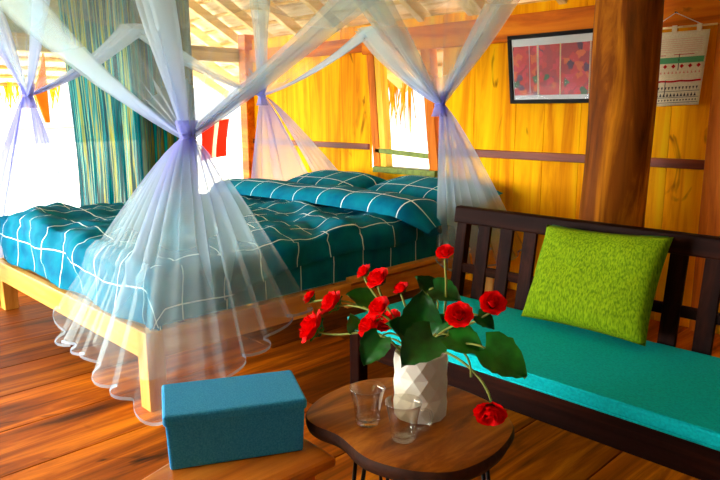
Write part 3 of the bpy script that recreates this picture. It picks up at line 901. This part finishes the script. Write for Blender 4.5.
lp = smooth_loop(outl); cen = sum(lp, V((0, 0, 0)))/len(lp)
def ring(k, z): return [V((cen.x+(p.x-cen.x)*k, cen.y+(p.y-cen.y)*k, z)) for p in lp]
bm = B(); rows = [ring(.0, TZ), ring(.5, TZ), ring(.955, TZ), ring(.985, TZ-.003)]
grid(bm, rows, close=True); bmesh.ops.remove_doubles(bm, verts=bm.verts, dist=1e-5)
link('tabletop', bm, M['table'], tb)
bm = B(); rows = [ring(.985, TZ-.003), ring(1.0, TZ-.010), ring(1.0, TZ-.024), ring(.975, TZ-.042), ring(.5, TZ-.044), ring(0, TZ-.044)]
for r_ in rows[1:4]:
    for q in r_: q += V((noise.noise(q*14), noise.noise(q*14+V((9, 0, 0))), 0))*.004
grid(bm, rows, close=True); link('bark_edge', bm, M['bark'], tb)
for (x, y) in ((-1.22, 1.20), (-1.03, 1.2), (-.97, 1.42), (-1.36, 1.45)):
    d = (V((x, y, 0))-cen); d.z = 0; d.normalize(); s = V((-d.y, d.x, 0))
    foot = V((x, y, 0))+d*.05
    bm = B()
    tube(bm, [V((x, y, TZ-.04))-s*.028, foot-s*.008+V((0, 0, .02)), foot+V((0, 0, .006)), foot+s*.008+V((0, 0, .02)), V((x, y, TZ-.04))+s*.028], .006, 8)
    link('leg', bm, M['metal_black'], tb)

# ------------------------------------------------------------------ vase
vx, vy = gz(420, 413, TZ)[:2]
vase = thing('vase', (vx, vy, TZ), 'white ceramic vase with diamond facets holding red roses on the slab table', 'vase')
bm = B(); n, m_ = 11, 6; rows = []
H_ = .192
for i in range(m_+1):
    z = TZ+.001+H_*i/m_; row = []
    for k in range(n):
        a = 2*PI*(k+.5*(i % 2))/n
        r = .0765+(.004 if i % 2 else 0)
        row.append((vx+math.cos(a)*r, vy+math.sin(a)*r, z))
    rows.append(row)
vv = [[bm.verts.new(p) for p in r] for r in rows]
for i in range(m_):
    for k in range(n):
        a, b_ = vv[i][k], vv[i][(k+1) % n]
        if i % 2 == 0:
            c, d = vv[i+1][k], vv[i+1][(k-1) % n]
            bm.faces.new((a, b_, c)); bm.faces.new((a, c, d))
        else:
            c, d = vv[i+1][k], vv[i+1][(k+1) % n]
            bm.faces.new((a, d, c)); bm.faces.new((a, b_, d))
bm.faces.new(vv[0][::-1])
inner = [[bm.verts.new((vx+math.cos(2*PI*k/n)*r, vy+math.sin(2*PI*k/n)*r, z)) for k in range(n)] for r, z in ((.070, TZ+H_), (.068, TZ+.03))]
for k in range(n):
    bm.faces.new((vv[m_][k], vv[m_][(k+1) % n], inner[0][(k+1) % n], inner[0][k]))
    bm.faces.new((inner[0][k], inner[0][(k+1) % n], inner[1][(k+1) % n], inner[1][k]))
bm.faces.new(inner[1])
link('body', bm, M['vase'], vase)

# ------------------------------------------------------------------ roses
def ypt(px, py, Y):
    d = R0*(px-360)+R1*(py-240)+R2*663.2413
    return V((0, 0, 1.3))+d*(Y/d.y)
def bloom_mesh(bm, c, up, R_, seed, openness=1.):
    rnd = random.Random(seed); up = V(up).normalized(); s = up.orthogonal().normalized(); t_ = up.cross(s)
    fr3 = Matrix((s, t_, up)).transposed()
    layers = [(3, .30, 1.0, .12), (4, .52, .98, .24), (5, .80, .86, .42), (6, 1.0, .66, .62)]
    for li, (cnt, rad, ht, lean) in enumerate(layers):
        for k in range(cnt):
            a0 = 2*PI*k/cnt+li*.7+rnd.uniform(-.15, .15); half = PI/cnt*1.35
            rows = []
            for i in range(6):
                v = i/5; row = []
                for j in range(7):
                    u = j/6*2-1; a = a0+u*half*(.55+.45*math.sin(PI*min(1, v*.7+.15)))
                    edge = 1-.16*abs(u)**2.5
                    r = R_*rad*(.35+.65*math.sin(v*PI/2))*(1+lean*.35*v*v*openness)
                    z = R_*(-.55+1.35*ht*v*edge)-R_*lean*.55*max(0, v-.7)*2
                    r *= 1+.05*math.sin(u*5+seed+k)*v
                    row.append(V(c)+fr3 @ V((math.cos(a)*r, math.sin(a)*r, z)))
                rows.append(row)
            grid(bm, rows)
def leaf_mesh(bm, base, d, size, nrm, curl=.25, seed=0):
    d = V(d).normalized(); nrm = V(nrm); nrm = (nrm-d*nrm.dot(d)).normalized(); s = d.cross(nrm); rows = []
    nI, nJ = 12, 10
    for i in range(nI+1):
        v = i/nI; row = []
        wdt = size*.47*(math.sin(PI*min(1, v*.92+.08)**.72))**.8 if v < 1 else .001
        for j in range(nJ+1):
            u = j/nJ*2-1
            back = -.16*size*(1-v)**2*abs(u)**1.5
            z = -curl*size*(v-.35)**2+.14*size*abs(u)**1.3-.02*size*math.cos(v*22)*abs(u)+.03*size*noise.noise(V((u*2, v*2, seed)))
            wob = 1+.05*math.sin(v*30+seed)
            row.append(V(base)+d*(v*size+back)+s*(u*wdt*wob)+nrm*z)
        rows.append(row)
    grid(bm, rows)
def curve(a, b, c, d, n=12):
    return [((1-t)**3)*V(a)+3*t*(1-t)**2*V(b)+3*t*t*(1-t)*V(c)+t**3*V(d) for t in [i/n for i in range(n+1)]]
CAMV = V((.0, -1.0, .6))
def stem_pts(tip, k, rise=.1):
    a = .5+k*2.4; base = V((vx+.03*math.cos(a), vy+.03*math.sin(a), TZ+.06))
    tip = V(tip); dirv = V((tip.x-vx, tip.y-vy, 0))
    mouth = V((vx, vy, TZ+H_+.02))+dirv*(.05/max(.05, dirv.length))
    up = mouth+V((0, 0, rise))+dirv*.25
    first = [lerp(base, mouth, i/3) for i in range(3)]
    return first+curve(mouth, mouth+V((0, 0, rise*.6))+dirv*.1, up+dirv*.3, tip, 12)
roses = [
 (378, 278, 1.36, .034, 'open red rose topmost on the left of the vase, above the other reds'),
 (364, 271, 1.38, .019, 'small red rosebud touching the top rose on its left'),
 (401, 288, 1.46, .019, 'small orange-red rosebud right of the topmost left rose'),
 (445, 252, 1.42, .021, 'small single red rose standing highest of all on a tall stem'),
 (459, 315, 1.33, .040, 'large open red rose right of the centre above the dark leaves'),
 (493, 303, 1.40, .032, 'red rose at the far right in front of the turquoise cushion'),
 (379, 307, 1.32, .034, 'red rose left of the centre between the top rose and the low pair'),
 (370, 325, 1.34, .034, 'shaded red rose low behind the leaves left of the vase'),
 (389, 321, 1.37, .030, 'red rose behind the central dark leaf above the vase'),
 (332, 302, 1.36, .032, 'red rose left of the green leaf in front of the bed rail'),
 (312, 327, 1.30, .034, 'leftmost low red rose on a long pale stem'),
 (310, 297, 1.40, .019, 'small closed red rosebud farthest to the upper left'),
 (490, 413, 1.36, .036, 'drooping red rose hanging over the right end of the table')]
for k, (px, py, Y, R_, lab) in enumerate(roses):
    R_ = {459: .0275, 493: .026, 378: .029, 379: .027, 370: .032, 389: .031, 332: .036, 312: .044, 310: .022, 445: .0195, 490: .032, 364: .02, 401: .02}[px]*1.12
    c = ypt(px, py, Y)
    t = thing('rose_stem', (vx, vy, TZ+.06), lab, 'rose', 'red roses in the white vase')
    rise = .1
    if py > 400:
        a = V((vx, vy, TZ+H_+.02))
        pts = [V((vx+.01, vy, TZ+.06)), a]+curve(a+V((.05, -.02, .005)), a+V((.11, -.03, .03)), c+V((-.05, .03, .10)), c+V((-.005, .01, .03)), 12)
        up = V((.35, -.5, -.25))
    elif px == 312:
        a = V((vx-.04, vy-.05, TZ+H_+.01))
        pts = [V((vx+.02, vy, TZ+.06)), a]+curve(a, a+V((-.1, -.02, .08)), c+V((.16, .03, -.02)), c+V((.02, .0, -.01)), 12)
        up = V((-.5, -.55, .45))
    else:
        pts = stem_pts(c-V((0, 0, .02)), k, rise); up = V((c.x-vx, (c.y-vy)-.28, .38))
    bm = B(); tube(bm, pts, [.0035]*(len(pts)-1)+[.003], 6); link('stem', bm, M['stem'], t)
    bm = B(); bloom_mesh(bm, c, up, R_, k*3+1); bo = link('bloom', bm, M['red'], t, recalc=False)
    bm = B(); un = V(up).normalized(); s = un.orthogonal().normalized()
    for q in range(5):
        d = Matrix.Rotation(2*PI*q/5, 3, un) @ s
        leaf_mesh(bm, c-un*R_*.75, d*.8+un*.45, R_*1.0, un, .3, q)
    link('sepals', bm, M['leaf_light'], bo, recalc=False)
leaves = [  # tip centre px,py, Y, size, direction in (right, up, towards camera), label
 (372, 351, 1.29, .095, (-.5, -.75, .4), 'broad dark green leaf hanging left of the vase mouth', 'leaf'),
 (418, 350, 1.27, .125, (-.6, -.45, .6), 'largest dark leaf folded over the front rim of the vase', 'leaf'),
 (421, 312, 1.36, .125, (.05, .9, .3), 'tall dark leaf rising at the middle of the bouquet', 'leaf'),
 (359, 298, 1.41, .085, (-.7, .3, .3), 'green leaf beside the bed rail between two roses', 'leaf_light'),
 (353, 322, 1.33, .055, (-.2, .8, .4), 'small bright green leaf left of the shaded rose', 'leaf_light'),
 (427, 288, 1.44, .095, (-.5, .6, .3), 'pointed leaf under the tallest rose', 'leaf'),
 (447, 294, 1.43, .085, (.7, -.3, .5), 'drooping green leaf right of the tallest stem', 'leaf'),
 (466, 343, 1.36, .100, (.8, -.35, .4), 'bright green leaf below the large right rose', 'leaf_light'),
 (506, 362, 1.38, .125, (.75, -.5, .3), 'big green leaf hanging at the right over the cushion edge', 'leaf_light'),
 (486, 322, 1.40, .055, (.6, -.5, .4), 'small leaf tucked under the far right rose', 'leaf'),
 (440, 326, 1.38, .090, (.5, .5, .3), 'dark leaf behind the large right rose', 'leaf'),
 (400, 330, 1.33, .100, (-.4, .3, .5), 'dark leaf in shade at the left of the middle', 'leaf')]
RX_, UPV, TO = R0, -R1, -R2
for k, (px, py, Y, sz, d3, lab, mt) in enumerate(leaves):
    c = ypt(px, py, Y); d = RX_*d3[0]+UPV*d3[1]+TO*d3[2]*.6
    base = c-d.normalized()*sz*.5
    t = thing('leaf_stem', (vx, vy, TZ+.06), lab, 'leaf', 'green leaves in the white vase')
    a = V((vx, vy, TZ+H_))+(V((base.x-vx, base.y-vy, 0))*.3)
    off = V((a.x-vx, a.y-vy, 0))
    if off.length > .055: a -= off*(1-.055/off.length)
    bm = B(); pts = [V((vx+.03*math.cos(k*2), vy+.03*math.sin(k*2), TZ+.06)), a]+curve(a, a+V((0, 0, .05)), base-d.normalized()*.03, base, 8)[1:]
    tube(bm, pts, .0028, 6); link('stem', bm, M['stem'], t)
    bm = B(); leaf_mesh(bm, base, d, sz, TO*.75+V((0, 0, .75)), .35, k)
    link('leaf', bm, M[mt], t, recalc=False)
# a bare curling tendril on the right
t = thing('tendril', (vx, vy, TZ+.06), 'bare pale tendril curling down right of the vase', 'tendril')
c = ypt(471, 377, 1.37); a = V((vx+.05, vy-.01, TZ+H_+.01))
bm = B(); tube(bm, [V((vx, vy, TZ+.06)), a]+curve(a+V((.01, 0, .01)), a+V((.08, 0, .05)), c+V((.0, 0, .08)), c, 10), .003, 6); link('stem', bm, M['stem'], t)

# ------------------------------------------------------------------ glass mugs
mug = thing('glass_mug', (-1.245, 1.245, TZ), 'clear glass mug at the left of the slab table, its handle turned back', 'mug', 'glass mugs on the slab table')
prof = [(0, .001), (.030, .001), (.034, .004), (.035, .012), (.037, .035), (.0405, .065), (.0465, .092), (.0505, .107), (.0508, .109), (.0490, .109), (.0455, .094), (.0390, .066), (.0348, .036), (.033, .020), (.028, .014), (0, .013)]
bm = B(); n = 48
rows = [[(-1.245+math.cos(2*PI*k/n)*r, 1.245+math.sin(2*PI*k/n)*r, TZ+z+.0005) for k in range(n)] for r, z in prof]
grid(bm, rows, close=True); bmesh.ops.remove_doubles(bm, verts=bm.verts, dist=1e-6)
body = link('body', bm, M['glass'], mug)
bm = B(); o_ = V((-1.245, 1.245, TZ))
tube(bm, [o_+V(p) for p in ((.0445, 0, .085), (.058, 0, .090), (.072, 0, .084), (.077, 0, .066), (.070, 0, .046), (.055, 0, .033), (.038, 0, .030))], .0045, 10)
hand = link('handle', bm, M['glass'], mug)
mug.rotation_euler.z = math.radians(115)
m2 = mug.copy(); COL.objects.link(m2); m2.location = (-1.112, 1.250, TZ); m2.rotation_euler.z = math.radians(38)
m2['label'] = 'clear glass mug in front of the vase, its handle pointing right'
for ch in (body, hand):
    c2 = ch.copy(); COL.objects.link(c2); c2.parent = m2

# ------------------------------------------------------------------ stool and box
st = thing('low_table', (-1.42, .75, 0), 'low wooden side table under the blue box, at the bottom edge of the photo', 'table')
bm = B(); q = [(-1.42, .25), (-1.30, .25), (-1.262, 1.143), (-1.68, 1.172)]
lo = [(x, y, .318) for x, y in q]; hi = [(x, y, .35) for x, y in q]
quadbox(bm, lo+hi, .5); ob = link('top', bm, M['stool'], st, bevel=.012)
for (x, y) in ((-1.39, .31), (-1.335, .31), (-1.33, 1.08), (-1.58, 1.10)):
    bm = B(); box(bm, x-.022, x+.022, y-.022, y+.022, 0, .318); link('leg', bm, M['stool'], st, bevel=.004)
P0 = V((-1.517, .757, 0)); ux = V((.181, .345, 0)); L_ = .388; ux.normalize(); uy = V((-ux.y, ux.x, 0)); D_ = .228
bx = thing('storage_box', P0+ux*L_/2+uy*D_/2+V((0, 0, .35)), 'blue fabric storage box with a lid on the low wooden table', 'box')
def obox(bm, i0, i1, z0, z1, taper=0):
    c = []
    for z, k in ((z0, i0), (z1, i1)):
        c += [P0+ux*k+uy*k+V((0, 0, z)), P0+ux*(L_-k)+uy*k+V((0, 0, z)), P0+ux*(L_-k)+uy*(D_-k)+V((0, 0, z)), P0+ux*k+uy*(D_-k)+V((0, 0, z))]
    quadbox(bm, c)
bm = B(); obox(bm, .012, .006, .351, .488); link('body', bm, M['box'], bx, bevel=.006)
bm = B(); obox(bm, .0, .0, .482, .513); link('lid', bm, M['box'], bx, bevel=.008)

# ------------------------------------------------------------------ picture and wall hanging
Yp = WY-.004
pic = thing('framed_picture', (-2.3, WY-.02, 1.56), 'black framed textile picture in red and orange, partly behind the pillar', 'picture')
def lean(x, z): return x+.10*(1.79-z)*max(0, 1-(x+2.66)/.75)
x0, x1, zb, zt_ = -2.66, -1.92, 1.338, 1.79
def fbox(bm, xa, xb, za, zb_, ya, yb_):
    c = [(lean(xa, za), ya, za), (lean(xb, za), ya, za), (lean(xb, za), yb_, za), (lean(xa, za), yb_, za), (lean(xa, zb_), ya, zb_), (lean(xb, zb_), ya, zb_), (lean(xb, zb_), yb_, zb_), (lean(xa, zb_), yb_, zb_)]
    quadbox(bm, c)
w_ = .026; ya, yb_ = WY-.085, WY-.063
for a in ((x0, x1, zb, zb+w_), (x0, x1, zt_-w_, zt_), (x0, x0+w_, zb+w_, zt_-w_), (x1-w_, x1, zb+w_, zt_-w_)):
    bm = B(); fbox(bm, *a, ya, yb_); link('frame_side', bm, M['frame'], pic, bevel=.003)
bm = B(); fbox(bm, x0+.01, x1-.01, zb+.01, zt_-.01, yb_-.008, yb_); link('mount', bm, M['mount'], pic)
# woven patches
mm, nt, b, o = new_mat('red_patchwork'); L = nt.links.new
uv = N(nt, 'ShaderNodeUVMap'); mp = N(nt, 'ShaderNodeMapping'); mp.inputs['Scale'].default_value = (22, 22, 1); mp.inputs['Rotation'].default_value = (0, 0, PI/4)
L(uv.outputs['UV'], mp.inputs['Vector'])
vo = N(nt, 'ShaderNodeTexVoronoi', distance='MANHATTAN', i_Scale=1., i_Randomness=.75); L(mp.outputs[0], vo.inputs['Vector'])
sp = N(nt, 'ShaderNodeSeparateColor'); L(vo.outputs['Color'], sp.inputs[0])
r = ramp(nt, [(.0, rgb(170, 14, 24)), (.3, rgb(206, 30, 20)), (.48, rgb(226, 96, 24)), (.6, rgb(90, 20, 66)), (.7, rgb(216, 40, 60)), (.85, rgb(40, 84, 30)), (.9, rgb(190, 20, 30))]); r.color_ramp.interpolation = 'CONSTANT'
L(sp.outputs['Red'], r.inputs['Fac'])
n2 = N(nt, 'ShaderNodeTexWave', i_Scale=2.5, i_Distortion=9., i_Detail=3.); L(mp.outputs[0], n2.inputs['Vector'])
mx = N(nt, 'ShaderNodeMix', data_type='RGBA', blend_type='MULTIPLY'); mx.inputs['Factor'].default_value = .5
L(r.outputs['Color'], mx.inputs['A']); L(n2.outputs['Color'], mx.inputs['B']); L(mx.outputs['Result'], b.inputs['Base Color'])
def uvquad(bm, pts, uvs):
    f = bm.faces.new([bm.verts.new(p) for p in pts]); l = bm.loops.layers.uv['UVMap']
    for lp_, u in zip(f.loops, uvs): lp_[l].uv = u
bm = B()
for xa, xb in ((-2.625, -2.50), (-2.495, -2.44), (-2.425, -2.27), (-2.26, -2.06), (-2.05, -1.955)):
    za, zc = zb+.055, zt_-.075; y = yb_-.010
    uvquad(bm, [(lean(xa, za), y, za), (lean(xb, za), y, za), (lean(xb, zc), y, zc), (lean(xa, zc), y, zc)], [(xa, za), (xb, za), (xb, zc), (xa, zc)])
link('textile_panels', bm, mm, pic)
for xd in (-2.432, -2.265, -2.055):
    bm = B()
    for i in range(26):
        z = zb+.06+i*.0125; box(bm, lean(xd, z)-.003, lean(xd, z)+.003, yb_-.013, yb_-.009, z, z+.006)
    link('stitching', bm, M['jamb'], pic)
bm = B(); uvquad(bm, [(lean(x0+w_, zb+w_), ya+.008, zb+w_), (lean(x1-w_, zb+w_), ya+.008, zb+w_), (lean(x1-w_, zt_-w_), ya+.008, zt_-w_), (lean(x0+w_, zt_-w_), ya+.008, zt_-w_)], [(0, 0)]*4)
link('pane', bm, M['pane'], pic)

bn = thing('wall_hanging', (-1.52, WY-.075, 1.74), 'cream embroidered textile hanging from a thin rod by a string', 'wall hanging')
y = WY-.078
M['linen'] = woven('cream_linen', rgb(232, 222, 178), rgb(244, 236, 200), (120, 120, 120))
def bp(u, v): # u across, v down
    xt = -1.677+(.318)*u; xb = -1.668+.284*u
    return V((xt*(1-v)+xb*v, y-.004*math.sin(u*7)*v, 1.728-(.405+.012*(1-u))*v))
bm = B(); grid(bm, [[bp(i/16, j/16) for i in range(17)] for j in range(17)]); link('cloth', bm, M['linen'], bn, solid=.004)
for u in (.40, .82):
    bm = B(); c = bp(u, 0); box(bm, c.x-.012, c.x+.012, y-.006, y+.006, 1.72, 1.762); link('tab', bm, M['linen'], bn)
bm = B(); tube(bm, [(-1.69, y, 1.752), (-1.325, y, 1.752)], .006, 8); link('rod', bm, M['rafter'], bn)
bm = B(); tube(bm, [(-1.68, y, 1.755), (-1.55, y-.002, 1.832), (-1.40, y, 1.755)], .0025, 6); link('string', bm, M['cord'], bn)
bm = B(); tube(bm, [(-1.55, WY-.06, 1.834), (-1.55, y-.012, 1.834)], .004, 6); link('nail', bm, M['metal_black'], bn)
yf = -.0075
def strip(bm, v0, v1, u0=0.02, u1=.98, wav=0):
    rows = []
    for j in (0, 1):
        rows.append([bp(u0+(u1-u0)*i/20, (v0 if j == 0 else v1)+wav*math.sin(i*.9))+V((0, yf, 0)) for i in range(21)])
    grid(bm, rows)
def motif(bm, u, v, su, sv, kind):
    pts = {'d': ((-1, 0), (0, -1), (1, 0), (0, 1)), 't': ((-1, 1), (0, -1), (1, 1)), 'u': ((-1, -1), (0, 1), (1, -1))}[kind]
    bm.faces.new([bm.verts.new(bp(u+a*su, v+c*sv)+V((0, yf-.0005, 0))) for a, c in pts])
EM = {k: plain('thread_'+k, c, .8, .1) for k, c in dict(red=rgb(196, 24, 20), green=rgb(90, 170, 110), dark=rgb(60, 56, 50), pink=rgb(226, 150, 120)).items()}
bm = B(); strip(bm, .655, .68, wav=.004); strip(bm, .31, .318, .12, .3); strip(bm, .305, .313, .44, .8)
for i in range(6): motif(bm, .15+i*.15, .465, .04, .03, 'd')
link('embroidery', bm, EM['red'], bn)
bm = B(); strip(bm, .345, .425, .14, .98); link('embroidery', bm, EM['green'], bn)
bm = B()
for i in range(14): motif(bm, .08+i*.065, .765, .02, .022, 'u')
for i in range(14): motif(bm, .06+i*.065, .85, .024, .024, 't')
for i in range(16): motif(bm, .06+i*.058, .925, .016, .014, 'd')
strip(bm, .80, .806); strip(bm, .885, .891); strip(bm, .955, .961)
strip(bm, .30, .52, .53, .545); strip(bm, .65, .88, .32, .335)
link('embroidery', bm, EM['dark'], bn)
bm = B()
for i in range(12): motif(bm, .16+i*.07, .545, .018, .018, 't')
for i in range(7): strip(bm, .10+i*.028, .104+i*.028, .08, .92)
link('embroidery', bm, EM['pink'], bn)

# ------------------------------------------------------------------ light
w = bpy.data.worlds.new('sky'); scn.world = w; w.use_nodes = True
wn = w.node_tree; bg = wn.nodes['Background']
# bright hazy sky; stronger glow added towards the open front to light the room
tc = N(wn, 'ShaderNodeTexCoord'); dt = N(wn, 'ShaderNodeVectorMath', operation='DOT_PRODUCT')
wn.links.new(tc.outputs['Generated'], dt.inputs[0]); dt.inputs[1].default_value = V((-.55, -.75, .38)).normalized()
mr = N(wn, 'ShaderNodeMapRange', interpolation_type='SMOOTHSTEP')
mr.inputs['From Min'].default_value = .25; mr.inputs['From Max'].default_value = 1.
mr.inputs['To Min'].default_value = 1.4; mr.inputs['To Max'].default_value = 25.
wn.links.new(dt.outputs['Value'], mr.inputs['Value']); wn.links.new(mr.outputs[0], bg.inputs['Strength'])
bg.inputs['Color'].default_value = (.97, .985, 1, 1)
sd = bpy.data.lights.new('sun', 'SUN'); sd.energy = 2.5; sd.angle = math.radians(8); sd.color = (1, .93, .8)
so = bpy.data.objects.new('sun', sd); COL.objects.link(so)
so.rotation_euler = V((.75, -.1, -.62)).to_track_quat('-Z', 'Y').to_euler()

scn.view_settings.view_transform = 'Standard'; scn.view_settings.look = 'None'
scn.view_settings.gamma = 1; scn.view_settings.use_curve_mapping = False
scn.view_settings.exposure = 0.32
scn.cycles.transparent_max_bounces = 48
scn.cycles.max_bounces = 10; scn.cycles.diffuse_bounces = 6
scn.cycles.sample_clamp_indirect = 8
